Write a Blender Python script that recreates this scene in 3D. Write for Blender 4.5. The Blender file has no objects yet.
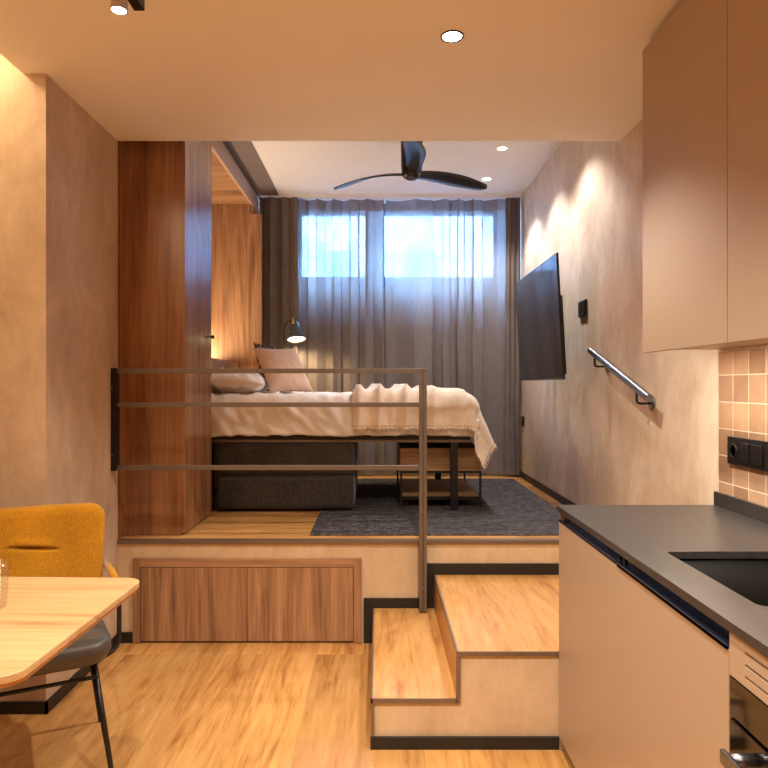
import bpy, bmesh, math, random
from mathutils import Vector, Matrix, noise
random.seed(4)
C = bpy.context.scene.collection
PI = math.pi

# ------------------------------------------------------------------ camera, world, exposure
sc = bpy.context.scene
cam_d = bpy.data.cameras.new('camera'); cam = bpy.data.objects.new('camera', cam_d); C.objects.link(cam)
cam.location = (0, 0, 1.36); cam.rotation_euler = (PI/2, 0, 0)
cam_d.sensor_width = 36; cam_d.sensor_fit = 'HORIZONTAL'; cam_d.lens = 36*660/768
cam_d.shift_x = 6/768; cam_d.shift_y = 1/768; cam_d.clip_start = 0.05
sc.camera = cam
sc.view_settings.view_transform = 'Standard'; sc.view_settings.look = 'None'
sc.view_settings.gamma = 1; sc.view_settings.use_curve_mapping = False
sc.view_settings.exposure = 0.15
sc.cycles.max_bounces = 12; sc.cycles.diffuse_bounces = 7; sc.cycles.glossy_bounces = 4
sc.cycles.transmission_bounces = 8; sc.cycles.transparent_max_bounces = 16
sc.cycles.sample_clamp_indirect = 6; sc.cycles.caustics_reflective = False; sc.cycles.caustics_refractive = False
sc.cycles.use_denoising = True

w = bpy.data.worlds.new('sky'); sc.world = w; w.use_nodes = True
bgn = w.node_tree.nodes['Background']
bgn.inputs[0].default_value = (0.25, 0.53, 1.0, 1); bgn.inputs[1].default_value = 85

WARM = (1.0, 0.92, 0.79); NEUTRAL = (1.0, 0.96, 0.93)

def add_light(kind, name, loc, energy, color, parent=None, rot=(0, 0, 0), **kw):
    d = bpy.data.lights.new(name, kind); d.energy = energy; d.color = color
    for k, v in kw.items(): setattr(d, k, v)
    o = bpy.data.objects.new(name, d); C.objects.link(o)
    o.rotation_euler = rot
    if parent:
        o.parent = parent; o.location = Vector(loc) - parent.location
    else: o.location = loc
    return o

# ------------------------------------------------------------------ materials
def lin(r, g, b):
    f = lambda c: (c/255/12.92) if c/255 <= .04045 else ((c/255+.055)/1.055)**2.4
    return (f(r), f(g), f(b), 1)

def newmat(name):
    m = bpy.data.materials.new(name); m.use_nodes = True
    nt = m.node_tree; b = nt.nodes['Principled BSDF']
    return m, nt, b

def nd(nt, t, **kw):
    n = nt.nodes.new(t)
    for k, v in kw.items():
        if k.startswith('i_'): n.inputs[k[2:].replace('_', ' ')].default_value = v
        else: setattr(n, k, v)
    return n

def flat(name, col, rough=.5, metal=0, spec=.5, var=.06, vscale=6, bump=0, bscale=200):
    m, nt, b = newmat(name)
    tc = nd(nt, 'ShaderNodeTexCoord')
    n = nd(nt, 'ShaderNodeTexNoise'); n.inputs['Scale'].default_value = vscale; n.inputs['Detail'].default_value = 4
    nt.links.new(tc.outputs['Object'], n.inputs['Vector'])
    r = nd(nt, 'ShaderNodeValToRGB')
    r.color_ramp.elements[0].position = .3; r.color_ramp.elements[1].position = .7
    r.color_ramp.elements[0].color = tuple(c*(1-var) for c in col[:3])+(1,)
    r.color_ramp.elements[1].color = tuple(min(1, c*(1+var)) for c in col[:3])+(1,)
    nt.links.new(n.outputs['Fac'], r.inputs['Fac']); nt.links.new(r.outputs['Color'], b.inputs['Base Color'])
    b.inputs['Roughness'].default_value = rough; b.inputs['Metallic'].default_value = metal
    b.inputs['Specular IOR Level'].default_value = spec
    if bump:
        n2 = nd(nt, 'ShaderNodeTexNoise'); n2.inputs['Scale'].default_value = bscale
        nt.links.new(tc.outputs['Object'], n2.inputs['Vector'])
        bp = nd(nt, 'ShaderNodeBump'); bp.inputs['Strength'].default_value = bump; bp.inputs['Distance'].default_value = .01
        nt.links.new(n2.outputs['Fac'], bp.inputs['Height']); nt.links.new(bp.outputs['Normal'], b.inputs['Normal'])
    return m

def plaster(name, c1, c2, c3, rough=.55):
    m, nt, b = newmat(name)
    tc = nd(nt, 'ShaderNodeTexCoord')
    mp = nd(nt, 'ShaderNodeMapping'); mp.inputs['Scale'].default_value = (2.4, 2.4, 1.6)
    nt.links.new(tc.outputs['Object'], mp.inputs['Vector'])
    n = nd(nt, 'ShaderNodeTexNoise'); n.inputs['Scale'].default_value = 1.6; n.inputs['Detail'].default_value = 8
    n.inputs['Roughness'].default_value = .62; n.inputs['Distortion'].default_value = .7
    nt.links.new(mp.outputs[0], n.inputs['Vector'])
    r = nd(nt, 'ShaderNodeValToRGB'); e = r.color_ramp.elements
    e[0].position = .3; e[0].color = c1; e[1].position = .72; e[1].color = c3
    x = e.new(.5); x.color = c2
    nt.links.new(n.outputs['Fac'], r.inputs['Fac'])
    mp2 = nd(nt, 'ShaderNodeMapping'); mp2.inputs['Scale'].default_value = (9, 9, 4.5)
    nt.links.new(tc.outputs['Object'], mp2.inputs['Vector'])
    n2 = nd(nt, 'ShaderNodeTexNoise'); n2.inputs['Scale'].default_value = 2; n2.inputs['Detail'].default_value = 9; n2.inputs['Roughness'].default_value = .7
    nt.links.new(mp2.outputs[0], n2.inputs['Vector'])
    mr = nd(nt, 'ShaderNodeMapRange'); mr.inputs[1].default_value = .3; mr.inputs[2].default_value = .7; mr.inputs[3].default_value = .9; mr.inputs[4].default_value = 1.07
    nt.links.new(n2.outputs['Fac'], mr.inputs[0])
    mx = nd(nt, 'ShaderNodeVectorMath', operation='SCALE')
    nt.links.new(r.outputs['Color'], mx.inputs[0]); nt.links.new(mr.outputs[0], mx.inputs['Scale'])
    nt.links.new(mx.outputs[0], b.inputs['Base Color'])
    b.inputs['Roughness'].default_value = rough; b.inputs['Specular IOR Level'].default_value = .35
    bp = nd(nt, 'ShaderNodeBump'); bp.inputs['Strength'].default_value = .25; bp.inputs['Distance'].default_value = .01
    nt.links.new(n2.outputs['Fac'], bp.inputs['Height']); nt.links.new(bp.outputs['Normal'], b.inputs['Normal'])
    return m

def wood(name, dark, mid, light, axis='z', rough=.4, plank=None, scale=1.0, seam=.55, spec=.5, along=.45):
    """grain along axis; plank=(width,length) lays boards whose length follows axis on the XY plane"""
    m, nt, b = newmat(name)
    tc = nd(nt, 'ShaderNodeTexCoord'); L = nt.links.new
    src = tc.outputs['Object']
    if plank:
        rot = nd(nt, 'ShaderNodeMapping')
        if axis == 'y': rot.inputs['Rotation'].default_value = (0, 0, PI/2)
        rot.inputs['Location'].default_value = (.13, .07, 0)
        L(src, rot.inputs['Vector'])
        br = nd(nt, 'ShaderNodeTexBrick'); br.offset = .37; br.squash = 1
        br.inputs['Scale'].default_value = 1; br.inputs['Brick Width'].default_value = plank[1]; br.inputs['Row Height'].default_value = plank[0]
        br.inputs['Mortar Size'].default_value = .0016; br.inputs['Mortar Smooth'].default_value = .3
        br.inputs['Color1'].default_value = (0, 0, 0, 1); br.inputs['Color2'].default_value = (1, 1, 1, 1); br.inputs['Mortar'].default_value = (.5, .5, .5, 1)
        L(rot.outputs[0], br.inputs['Vector'])
        ad = nd(nt, 'ShaderNodeVectorMath', operation='MULTIPLY_ADD')
        ad.inputs[1].default_value = (7, 13, 5); L(br.outputs['Color'], ad.inputs[0]); L(rot.outputs[0], ad.inputs[2])
        src = ad.outputs[0]; ax = 'x'
    else: ax = axis
    sv = {'x': (along, 7, 7), 'y': (7, along, 7), 'z': (7, 7, along)}[ax]
    mp = nd(nt, 'ShaderNodeMapping'); mp.inputs['Scale'].default_value = tuple(s*scale for s in sv); L(src, mp.inputs['Vector'])
    n = nd(nt, 'ShaderNodeTexNoise'); n.inputs['Scale'].default_value = 1.5; n.inputs['Detail'].default_value = 5; n.inputs['Distortion'].default_value = 1.5; n.inputs['Roughness'].default_value = .55
    L(mp.outputs[0], n.inputs['Vector'])
    mp2 = nd(nt, 'ShaderNodeMapping'); mp2.inputs['Scale'].default_value = tuple(s*scale*(4 if s > 2 else 2.5) for s in sv); L(src, mp2.inputs['Vector'])
    n2 = nd(nt, 'ShaderNodeTexNoise'); n2.inputs['Scale'].default_value = 3; n2.inputs['Detail'].default_value = 6; n2.inputs['Roughness'].default_value = .65
    L(mp2.outputs[0], n2.inputs['Vector'])
    a = nd(nt, 'ShaderNodeMath', operation='MULTIPLY_ADD'); a.inputs[1].default_value = .35; L(n2.outputs['Fac'], a.inputs[0])
    s = nd(nt, 'ShaderNodeMath', operation='MULTIPLY'); s.inputs[1].default_value = .65; L(n.outputs['Fac'], s.inputs[0]); L(s.outputs[0], a.inputs[2])
    r = nd(nt, 'ShaderNodeValToRGB'); e = r.color_ramp.elements
    e[0].position = .34; e[0].color = dark; e[1].position = .66; e[1].color = light
    x = e.new(.48); x.color = mid
    L(a.outputs[0], r.inputs['Fac'])
    out = r.outputs['Color']
    if plank:
        mr = nd(nt, 'ShaderNodeMapRange'); mr.inputs[3].default_value = .82; mr.inputs[4].default_value = 1.14
        L(br.outputs['Color'], mr.inputs[0])
        v = nd(nt, 'ShaderNodeVectorMath', operation='SCALE'); L(out, v.inputs[0]); L(mr.outputs[0], v.inputs['Scale'])
        mr2 = nd(nt, 'ShaderNodeMapRange'); mr2.inputs[3].default_value = 1; mr2.inputs[4].default_value = seam
        L(br.outputs['Fac'], mr2.inputs[0])
        v2 = nd(nt, 'ShaderNodeVectorMath', operation='SCALE'); L(v.outputs[0], v2.inputs[0]); L(mr2.outputs[0], v2.inputs['Scale'])
        out = v2.outputs[0]
    L(out, b.inputs['Base Color'])
    b.inputs['Roughness'].default_value = rough; b.inputs['Specular IOR Level'].default_value = spec
    bp = nd(nt, 'ShaderNodeBump'); bp.inputs['Strength'].default_value = .08; bp.inputs['Distance'].default_value = .005
    L(n2.outputs['Fac'], bp.inputs['Height']); L(bp.outputs['Normal'], b.inputs['Normal'])
    return m

def fabric(name, c1, c2, scale=260, rough=.9, bump=.5, sheen=.2):
    m, nt, b = newmat(name); L = nt.links.new
    tc = nd(nt, 'ShaderNodeTexCoord')
    n = nd(nt, 'ShaderNodeTexNoise'); n.inputs['Scale'].default_value = scale; n.inputs['Detail'].default_value = 2
    n3 = nd(nt, 'ShaderNodeTexNoise'); n3.inputs['Scale'].default_value = 5; n3.inputs['Detail'].default_value = 4
    L(tc.outputs['Object'], n.inputs['Vector']); L(tc.outputs['Object'], n3.inputs['Vector'])
    a = nd(nt, 'ShaderNodeMath', operation='MULTIPLY_ADD'); a.inputs[1].default_value = .35
    L(n3.outputs['Fac'], a.inputs[0])
    s = nd(nt, 'ShaderNodeMath', operation='MULTIPLY'); s.inputs[1].default_value = .65; L(n.outputs['Fac'], s.inputs[0]); L(s.outputs[0], a.inputs[2])
    r = nd(nt, 'ShaderNodeValToRGB'); r.color_ramp.elements[0].position = .35; r.color_ramp.elements[1].position = .65
    r.color_ramp.elements[0].color = c1; r.color_ramp.elements[1].color = c2
    L(a.outputs[0], r.inputs['Fac']); L(r.outputs['Color'], b.inputs['Base Color'])
    b.inputs['Roughness'].default_value = rough; b.inputs['Specular IOR Level'].default_value = .2
    b.inputs['Sheen Weight'].default_value = sheen
    bp = nd(nt, 'ShaderNodeBump'); bp.inputs['Strength'].default_value = bump; bp.inputs['Distance'].default_value = .002
    L(n.outputs['Fac'], bp.inputs['Height']); L(bp.outputs['Normal'], b.inputs['Normal'])
    return m

def emit(name, col, strength):
    m, nt, b = newmat(name)
    b.inputs['Base Color'].default_value = (0.8, 0.8, 0.8, 1)
    b.inputs['Emission Color'].default_value = col; b.inputs['Emission Strength'].default_value = strength
    return m

def tiles(name):
    m, nt, b = newmat(name); L = nt.links.new
    tc = nd(nt, 'ShaderNodeTexCoord'); sp = nd(nt, 'ShaderNodeSeparateXYZ'); cb = nd(nt, 'ShaderNodeCombineXYZ')
    L(tc.outputs['Object'], sp.inputs[0])
    ay = nd(nt, 'ShaderNodeMath', operation='ADD'); ay.inputs[1].default_value = -2.463+4
    az = nd(nt, 'ShaderNodeMath', operation='ADD'); az.inputs[1].default_value = -.904
    L(sp.outputs['Y'], ay.inputs[0]); L(sp.outputs['Z'], az.inputs[0]); L(ay.outputs[0], cb.inputs['X']); L(az.outputs[0], cb.inputs['Y'])
    br = nd(nt, 'ShaderNodeTexBrick'); br.offset = 0
    br.inputs['Scale'].default_value = 1; br.inputs['Brick Width'].default_value = .1; br.inputs['Row Height'].default_value = .0985
    br.inputs['Mortar Size'].default_value = .0022; br.inputs['Mortar Smooth'].default_value = .2
    br.inputs['Color1'].default_value = lin(150, 118, 96); br.inputs['Color2'].default_value = lin(190, 155, 125)
    br.inputs['Mortar'].default_value = lin(225, 205, 180)
    L(cb.outputs[0], br.inputs['Vector'])
    n = nd(nt, 'ShaderNodeTexNoise'); n.inputs['Scale'].default_value = 14; n.inputs['Detail'].default_value = 5
    L(tc.outputs['Object'], n.inputs['Vector'])
    mr = nd(nt, 'ShaderNodeMapRange'); mr.inputs[3].default_value = .75; mr.inputs[4].default_value = 1.2; L(n.outputs['Fac'], mr.inputs[0])
    v = nd(nt, 'ShaderNodeVectorMath', operation='SCALE'); L(br.outputs['Color'], v.inputs[0]); L(mr.outputs[0], v.inputs['Scale'])
    L(v.outputs[0], b.inputs['Base Color']); b.inputs['Roughness'].default_value = .22
    bp = nd(nt, 'ShaderNodeBump'); bp.inputs['Strength'].default_value = .6; bp.inputs['Distance'].default_value = .004; bp.invert = True
    L(br.outputs['Fac'], bp.inputs['Height'])
    bp2 = nd(nt, 'ShaderNodeBump'); bp2.inputs['Strength'].default_value = .2; bp2.inputs['Distance'].default_value = .01
    L(n.outputs['Fac'], bp2.inputs['Height']); L(bp.outputs['Normal'], bp2.inputs['Normal']); L(bp2.outputs['Normal'], b.inputs['Normal'])
    return m

def sheer(name, col, transp, transl=.4):
    m, nt, b = newmat(name); L = nt.links.new; nt.nodes.remove(b)
    out = nt.nodes['Material Output']
    tr = nd(nt, 'ShaderNodeBsdfTransparent'); df = nd(nt, 'ShaderNodeBsdfDiffuse'); tl = nd(nt, 'ShaderNodeBsdfTranslucent')
    tc = nd(nt, 'ShaderNodeTexCoord'); mp = nd(nt, 'ShaderNodeMapping'); mp.inputs['Scale'].default_value = (1, 1, .12)
    L(tc.outputs['Object'], mp.inputs['Vector'])
    n = nd(nt, 'ShaderNodeTexNoise'); n.inputs['Scale'].default_value = 120; n.inputs['Detail'].default_value = 3; L(mp.outputs[0], n.inputs['Vector'])
    r = nd(nt, 'ShaderNodeValToRGB'); r.color_ramp.elements[0].position = .3; r.color_ramp.elements[1].position = .7
    r.color_ramp.elements[0].color = tuple(c*.92 for c in col[:3])+(1,); r.color_ramp.elements[1].color = tuple(c*1.08 for c in col[:3])+(1,)
    L(n.outputs['Fac'], r.inputs['Fac'])
    L(r.outputs['Color'], df.inputs['Color']); L(r.outputs['Color'], tl.inputs['Color'])
    m1 = nd(nt, 'ShaderNodeMixShader'); m1.inputs[0].default_value = transl; L(df.outputs[0], m1.inputs[1]); L(tl.outputs[0], m1.inputs[2])
    m2 = nd(nt, 'ShaderNodeMixShader'); m2.inputs[0].default_value = transp; L(m1.outputs[0], m2.inputs[1]); L(tr.outputs[0], m2.inputs[2])
    L(m2.outputs[0], out.inputs['Surface'])
    return m

def rugmat(name):
    m, nt, b = newmat(name); L = nt.links.new
    tc = nd(nt, 'ShaderNodeTexCoord')
    br = nd(nt, 'ShaderNodeTexBrick'); br.inputs['Scale'].default_value = 1
    br.inputs['Brick Width'].default_value = .03; br.inputs['Row Height'].default_value = .016; br.inputs['Mortar Size'].default_value = .003; br.inputs['Mortar Smooth'].default_value = 1
    br.inputs['Color1'].default_value = lin(62, 60, 62); br.inputs['Color2'].default_value = lin(104, 100, 101); br.inputs['Mortar'].default_value = lin(36, 34, 38)
    L(tc.outputs['Object'], br.inputs['Vector'])
    n = nd(nt, 'ShaderNodeTexNoise'); n.inputs['Scale'].default_value = 9; n.inputs['Detail'].default_value = 6; L(tc.outputs['Object'], n.inputs['Vector'])
    mr = nd(nt, 'ShaderNodeMapRange'); mr.inputs[3].default_value = .55; mr.inputs[4].default_value = 1.4; L(n.outputs['Fac'], mr.inputs[0])
    v = nd(nt, 'ShaderNodeVectorMath', operation='SCALE'); L(br.outputs['Color'], v.inputs[0]); L(mr.outputs[0], v.inputs['Scale'])
    L(v.outputs[0], b.inputs['Base Color']); b.inputs['Roughness'].default_value = .95; b.inputs['Specular IOR Level'].default_value = .1
    bp = nd(nt, 'ShaderNodeBump'); bp.inputs['Strength'].default_value = .8; bp.inputs['Distance'].default_value = .004; bp.invert = True
    L(br.outputs['Fac'], bp.inputs['Height']); L(bp.outputs['Normal'], b.inputs['Normal'])
    return m

def checkmat(name):
    m, nt, b = newmat(name); L = nt.links.new
    tc = nd(nt, 'ShaderNodeTexCoord')
    ck = nd(nt, 'ShaderNodeTexChecker'); ck.inputs['Scale'].default_value = 55
    ck.inputs['Color1'].default_value = lin(38, 36, 42); ck.inputs['Color2'].default_value = lin(190, 180, 172)
    mp = nd(nt, 'ShaderNodeMapping'); mp.inputs['Rotation'].default_value = (.3, .6, .78); L(tc.outputs['Object'], mp.inputs['Vector'])
    L(mp.outputs[0], ck.inputs['Vector'])
    n = nd(nt, 'ShaderNodeTexNoise'); n.inputs['Scale'].default_value = 60; L(tc.outputs['Object'], n.inputs['Vector'])
    gt = nd(nt, 'ShaderNodeMath', operation='GREATER_THAN'); gt.inputs[1].default_value = .52; L(n.outputs['Fac'], gt.inputs[0])
    mx = nd(nt, 'ShaderNodeMix', data_type='RGBA'); L(gt.outputs[0], mx.inputs[0]); mx.inputs[6].default_value = lin(38, 36, 42)
    L(ck.outputs['Color'], mx.inputs[7]); L(mx.outputs[2], b.inputs['Base Color']); b.inputs['Roughness'].default_value = .9
    return m

def glassmat(name, tint=(1, 1, 1, 1), mixf=.07):
    m, nt, b = newmat(name); nt.nodes.remove(b); L = nt.links.new
    tr = nd(nt, 'ShaderNodeBsdfTransparent'); tr.inputs[0].default_value = tint
    gl = nd(nt, 'ShaderNodeBsdfGlossy'); gl.inputs['Roughness'].default_value = .02
    mx = nd(nt, 'ShaderNodeMixShader'); mx.inputs[0].default_value = mixf; L(tr.outputs[0], mx.inputs[1]); L(gl.outputs[0], mx.inputs[2])
    L(mx.outputs[0], nt.nodes['Material Output'].inputs['Surface'])
    return m

M = {}
M['ceiling'] = flat('ceiling_paint', lin(242, 238, 234), .85, var=.015, vscale=1.5, spec=.2)
M['ceiling_up'] = flat('white_ceiling_paint', lin(230, 231, 236), .85, var=.015, vscale=1.5, spec=.2)
M['plaster'] = plaster('microcement', lin(172, 148, 124), lin(192, 168, 144), lin(210, 188, 164))
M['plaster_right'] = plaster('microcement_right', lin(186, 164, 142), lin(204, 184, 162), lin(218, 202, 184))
M['plaster_step'] = plaster('microcement_steps', lin(196, 170, 138), lin(208, 184, 152), lin(216, 194, 164))
M['backwall'] = flat('grey_wall', lin(150, 142, 136), .9)
M['floor'] = wood('oak_floor', lin(150, 98, 48), lin(190, 138, 78), lin(208, 160, 100), 'y', .36, plank=(.24, 1.6), scale=1.0, seam=.8, along=.9)
M['floor_up'] = wood('oak_platform_floor', lin(150, 98, 50), lin(186, 134, 76), lin(206, 158, 100), 'x', .36, plank=(.2, 1.4), scale=1.0, seam=.7, along=.9)
M['tread'] = wood('oak_tread', lin(150, 98, 48), lin(190, 138, 78), lin(208, 160, 100), 'y', .36, scale=1.0, along=.9)
M['walnut'] = wood('walnut_vertical', lin(96, 66, 46), lin(148, 110, 80), lin(188, 148, 112), 'z', .42, scale=.8)
M['walnut_d'] = wood('walnut_wardrobe', lin(92, 58, 34), lin(136, 92, 60), lin(168, 122, 84), 'z', .27, scale=.7, spec=.7)
M['walnut_x'] = wood('walnut_horizontal', lin(96, 66, 46), lin(148, 110, 80), lin(188, 148, 112), 'x', .42, scale=.8)
M['oak_light'] = wood('light_oak_table', lin(160, 122, 80), lin(188, 149, 104), lin(202, 166, 120), 'x', .4, scale=.9)
M['oak_edge'] = flat('oak_edge', lin(190, 135, 85), .5)
M['rustic'] = wood('rustic_oak', lin(96, 68, 44), lin(150, 114, 78), lin(186, 148, 108), 'x', .5, scale=1.2)
M['bronze'] = flat('bronze_metal', lin(122, 112, 104), .38, .6, var=.05)
M['nosing'] = flat('bronze_nosing', lin(128, 112, 100), .4, .6, var=.05)
M['black'] = flat('black_metal', lin(24, 22, 22), .4, .2, var=.05)
M['base_black'] = flat('black_skirting', lin(30, 26, 24), .5, var=.05)
M['plastic'] = flat('black_plastic', lin(22, 21, 22), .3, var=.03)
M['steel'] = flat('brushed_steel', lin(130, 130, 136), .28, .95, var=.05)
M['cabinet'] = flat('taupe_laminate', lin(168, 146, 124), .42, var=.012, vscale=2, spec=.4)
M['concrete'] = flat('dark_stone_worktop', lin(54, 51, 50), .30, var=.3, vscale=70, bump=.05)
M['sink'] = flat('black_composite', lin(9, 9, 9), .4, var=.1, spec=.2)
M['profile'] = flat('handle_profile_reflection', lin(62, 84, 120), .25, .8)  # blue of the window's reflection painted into the dark metal
M['mustard'] = fabric('mustard_fabric', lin(140, 92, 10), lin(190, 134, 22), 230)
M['leather'] = flat('dark_grey_leather', lin(76, 72, 68), .42, var=.08, vscale=30, bump=.1)
M['duvet'] = fabric('white_cotton', lin(226, 220, 216), lin(240, 235, 232), 300, bump=.2, sheen=.1)
M['pillow'] = fabric('white_pillow_cotton', lin(226, 220, 216), lin(240, 235, 232), 300, bump=.2, sheen=.1)
M['peach'] = fabric('peach_linen', lin(192, 160, 138), lin(212, 182, 160), 300, bump=.3)
M['throw'] = fabric('cream_wool', lin(212, 192, 170), lin(240, 226, 208), 130, bump=.8)
M['ottoman'] = fabric('charcoal_upholstery', lin(46, 42, 40), lin(72, 67, 64), 90, bump=.5)
M['rug'] = rugmat('woven_rug')
M['sheer'] = sheer('sheer_linen', lin(164, 154, 152), .20, .50)
M['header'] = sheer('curtain_header', lin(150, 144, 148), .04, .3)
M['blackout'] = fabric('dark_curtain_cloth', lin(96, 86, 82), lin(124, 112, 106), 150, bump=.3)
M['check'] = checkmat('speckled_cushion')
M['tiles'] = tiles('square_tiles')
M['screen'] = flat('tv_screen', lin(14, 14, 18), .07, var=.02, spec=1)
M['fan'] = flat('fan_black', lin(26, 28, 34), .25, var=.04)
M['winframe'] = flat('window_frame_sky_glow', lin(100, 124, 150), .45)  # grey frame, the sky's blue glow mixed into its colour
M['glass'] = glassmat('window_glass')
M['tumbler'] = glassmat('tumbler_glass', (.95, .95, .95, 1), .07)
M['ovenglass'] = flat('oven_glass', lin(14, 11, 10), .06, var=.02, spec=1)
M['lens'] = emit('lamp_lens', (1, .9, .75, 1), 14)
M['lens_dim'] = emit('bedside_bulb_glow', (1, .82, .5, 1), 5)
M['led'] = emit('led_strip', (1, .72, .4, 1), 10)
M['teal'] = flat('grey_green_enamel', lin(70, 82, 80), .35, .1)
M['brass'] = flat('brass', lin(190, 140, 70), .3, .9)
M['white_metal'] = flat('grey_lamp_body', lin(170, 165, 165), .4)
M['facade'] = plaster('facade_render', lin(78, 82, 92), lin(116, 114, 116), lin(150, 142, 136))
M['facade_win'] = flat('facade_window', lin(60, 80, 110), .2)
M['asphalt'] = flat('outside_ground', lin(150, 150, 150), .9)
M['fascia'] = flat('tan_fascia', lin(186, 160, 140), .4, var=.04)
M['recess_shade'] = flat('recess_shade_grey', lin(118, 106, 104), .7, var=.03)  # shade of an unlit recess put into the colour

# ------------------------------------------------------------------ helpers
def worldloc(o):
    v = Vector((0, 0, 0))
    while o is not None: v = v + o.location; o = o.parent
    return v

def tag(o, label=None, cat=None, group=None, kind=None):
    if label: o['label'] = label
    if cat: o['category'] = cat
    if group: o['group'] = group
    if kind: o['kind'] = kind
    return o

def empty(name, loc, label, cat, group=None):
    o = bpy.data.objects.new(name, None); C.objects.link(o); o.location = loc; o.empty_display_size = .05
    return tag(o, label, cat, group)

def mk(name, bm, mat, parent=None, smooth=False, origin=None):
    off = worldloc(parent) if parent else Vector(origin or (0, 0, 0))
    if off.length: bmesh.ops.translate(bm, verts=bm.verts, vec=-off)
    bmesh.ops.recalc_face_normals(bm, faces=bm.faces)
    me = bpy.data.meshes.new(name); bm.to_mesh(me); bm.free(); me.materials.append(mat)
    if smooth:
        for p in me.polygons: p.use_smooth = True
    o = bpy.data.objects.new(name, me); C.objects.link(o)
    if parent: o.parent = parent
    elif origin: o.location = origin
    return o

def bevel(o, wd, seg=2, smooth=True):
    b = o.modifiers.new('bevel', 'BEVEL'); b.width = wd; b.segments = seg; b.limit_method = 'ANGLE'; b.angle_limit = .6
    if smooth:
        for p in o.data.polygons: p.use_smooth = True
        wn = o.modifiers.new('wn', 'WEIGHTED_NORMAL'); wn.keep_sharp = False
    return o

def bx(bm, x0, x1, y0, y1, z0, z1):
    vs = [bm.verts.new((x, y, z)) for z in (z0, z1) for y in (y0, y1) for x in (x0, x1)]
    for f in ((0, 2, 3, 1), (4, 5, 7, 6), (0, 1, 5, 4), (2, 6, 7, 3), (0, 4, 6, 2), (1, 3, 7, 5)):
        bm.faces.new([vs[i] for i in f])

def box(name, b, mat, parent=None, bev=0, kind=None, seg=2):
    bm = bmesh.new()
    for q in (b if isinstance(b[0], (tuple, list)) else [b]): bx(bm, *q)
    o = mk(name, bm, mat, parent)
    if bev: bevel(o, bev, seg)
    if kind: o['kind'] = kind
    return o

def frames(pts):
    out = []; n = len(pts); prev = None
    for i, p in enumerate(pts):
        if i == 0: t = pts[1]-pts[0]
        elif i == n-1: t = pts[-1]-pts[-2]
        else: t = (pts[i+1]-p).normalized()+(p-pts[i-1]).normalized()
        t.normalize()
        if prev is None:
            u = t.cross(Vector((0, 0, 1)))
            if u.length < .1: u = t.cross(Vector((1, 0, 0)))
        else: u = prev-t*prev.dot(t)
        u.normalize(); prev = u
        out.append((p, u, t.cross(u)))
    return out

def tube(bm, pts, r, n=12, caps=True):
    pts = [Vector(p) for p in pts]; rr = r if isinstance(r, (list, tuple)) else [r]*len(pts)
    rings = []
    for (p, u, v), ri in zip(frames(pts), rr):
        rings.append([bm.verts.new(p+(u*math.cos(a)+v*math.sin(a))*ri) for a in [2*PI*k/n for k in range(n)]])
    for a, b in zip(rings, rings[1:]):
        for k in range(n): bm.faces.new((a[k], a[(k+1) % n], b[(k+1) % n], b[k]))
    if caps: bm.faces.new(rings[0][::-1]); bm.faces.new(rings[-1])

def bend(pts, rad, seg=6):
    """round the inner corners of a polyline"""
    pts = [Vector(p) for p in pts]; out = [pts[0]]
    for i in range(1, len(pts)-1):
        a = (pts[i-1]-pts[i]); b = (pts[i+1]-pts[i]); r = min(rad, a.length*.45, b.length*.45)
        a = pts[i]+a.normalized()*r; b = pts[i]+b.normalized()*r
        for k in range(seg+1):
            t = k/seg; out.append(a*(1-t)**2+pts[i]*2*t*(1-t)+b*t*t)
    out.append(pts[-1]); return out

def lathe(bm, prof, c, n=32, M4=None, close=True):
    rings = []
    for r, z in prof:
        ring = []
        for k in range(n):
            a = 2*PI*k/n; v = Vector((r*math.cos(a), r*math.sin(a), z))
            if M4: v = M4 @ v
            ring.append(bm.verts.new(v+Vector(c)))
        rings.append(ring)
    for a, b in zip(rings, rings[1:]):
        for k in range(n): bm.faces.new((a[k], a[(k+1) % n], b[(k+1) % n], b[k]))
    if close:
        bm.faces.new(rings[0][::-1]); bm.faces.new(rings[-1])

def prism(bm, poly, z0, z1):
    a = [bm.verts.new((x, y, z0)) for x, y in poly]; b = [bm.verts.new((x, y, z1)) for x, y in poly]
    bm.faces.new(a[::-1]); bm.faces.new(b); n = len(poly)
    for i in range(n): bm.faces.new((a[i], a[(i+1) % n], b[(i+1) % n], b[i]))

def rrect(x0, x1, y0, y1, r, seg=8):
    out = []
    for cx, cy, a0 in ((x1-r, y1-r, 0), (x0+r, y1-r, PI/2), (x0+r, y0+r, PI), (x1-r, y0+r, 3*PI/2)):
        for k in range(seg+1):
            a = a0+PI/2*k/seg; out.append((cx+r*math.cos(a), cy+r*math.sin(a)))
    return out

# ------------------------------------------------------------------ the setting
XL, XR = -1.75, 1.28
CZ, CZ2, PZ = 2.65, 3.05, .54
DB, YB = 6.15, -2.6        # back wall with window, wall behind the camera
PF = 3.49                  # platform front
S = 'structure'
box('floor', (XL-.2, XR+.2, YB-.2, PF+.1, -.1, 0), M['floor'], kind=S)
box('floor.001', [(XL-.2, XR, PF, DB, PZ-.06, PZ)], M['floor_up'], kind=S)
box('wall_platform', (-1.376, XR, PF-.001, PF+.12, 0, PZ-.018), M['plaster_step'], kind=S)
box('ceiling', [(-1.47, XR+.2, YB-.2, PF, CZ, CZ2+.15), (XL-.2, -1.47, YB-.2, 2.735, CZ+.17, CZ2+.15)], M['ceiling'], kind=S)
box('ceiling.001', (XL-.2, XR+.2, PF, DB+.3, CZ2, CZ2+.15), M['ceiling_up'], kind=S)
box('wall_left', [(XL-.2, XL, YB-.2, DB+.3, 0, CZ2+.1)], M['plaster'], kind=S)
box('wall_left.001', (XL, -1.376, 2.735, PF, 0, CZ2), M['plaster'], kind=S)
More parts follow.
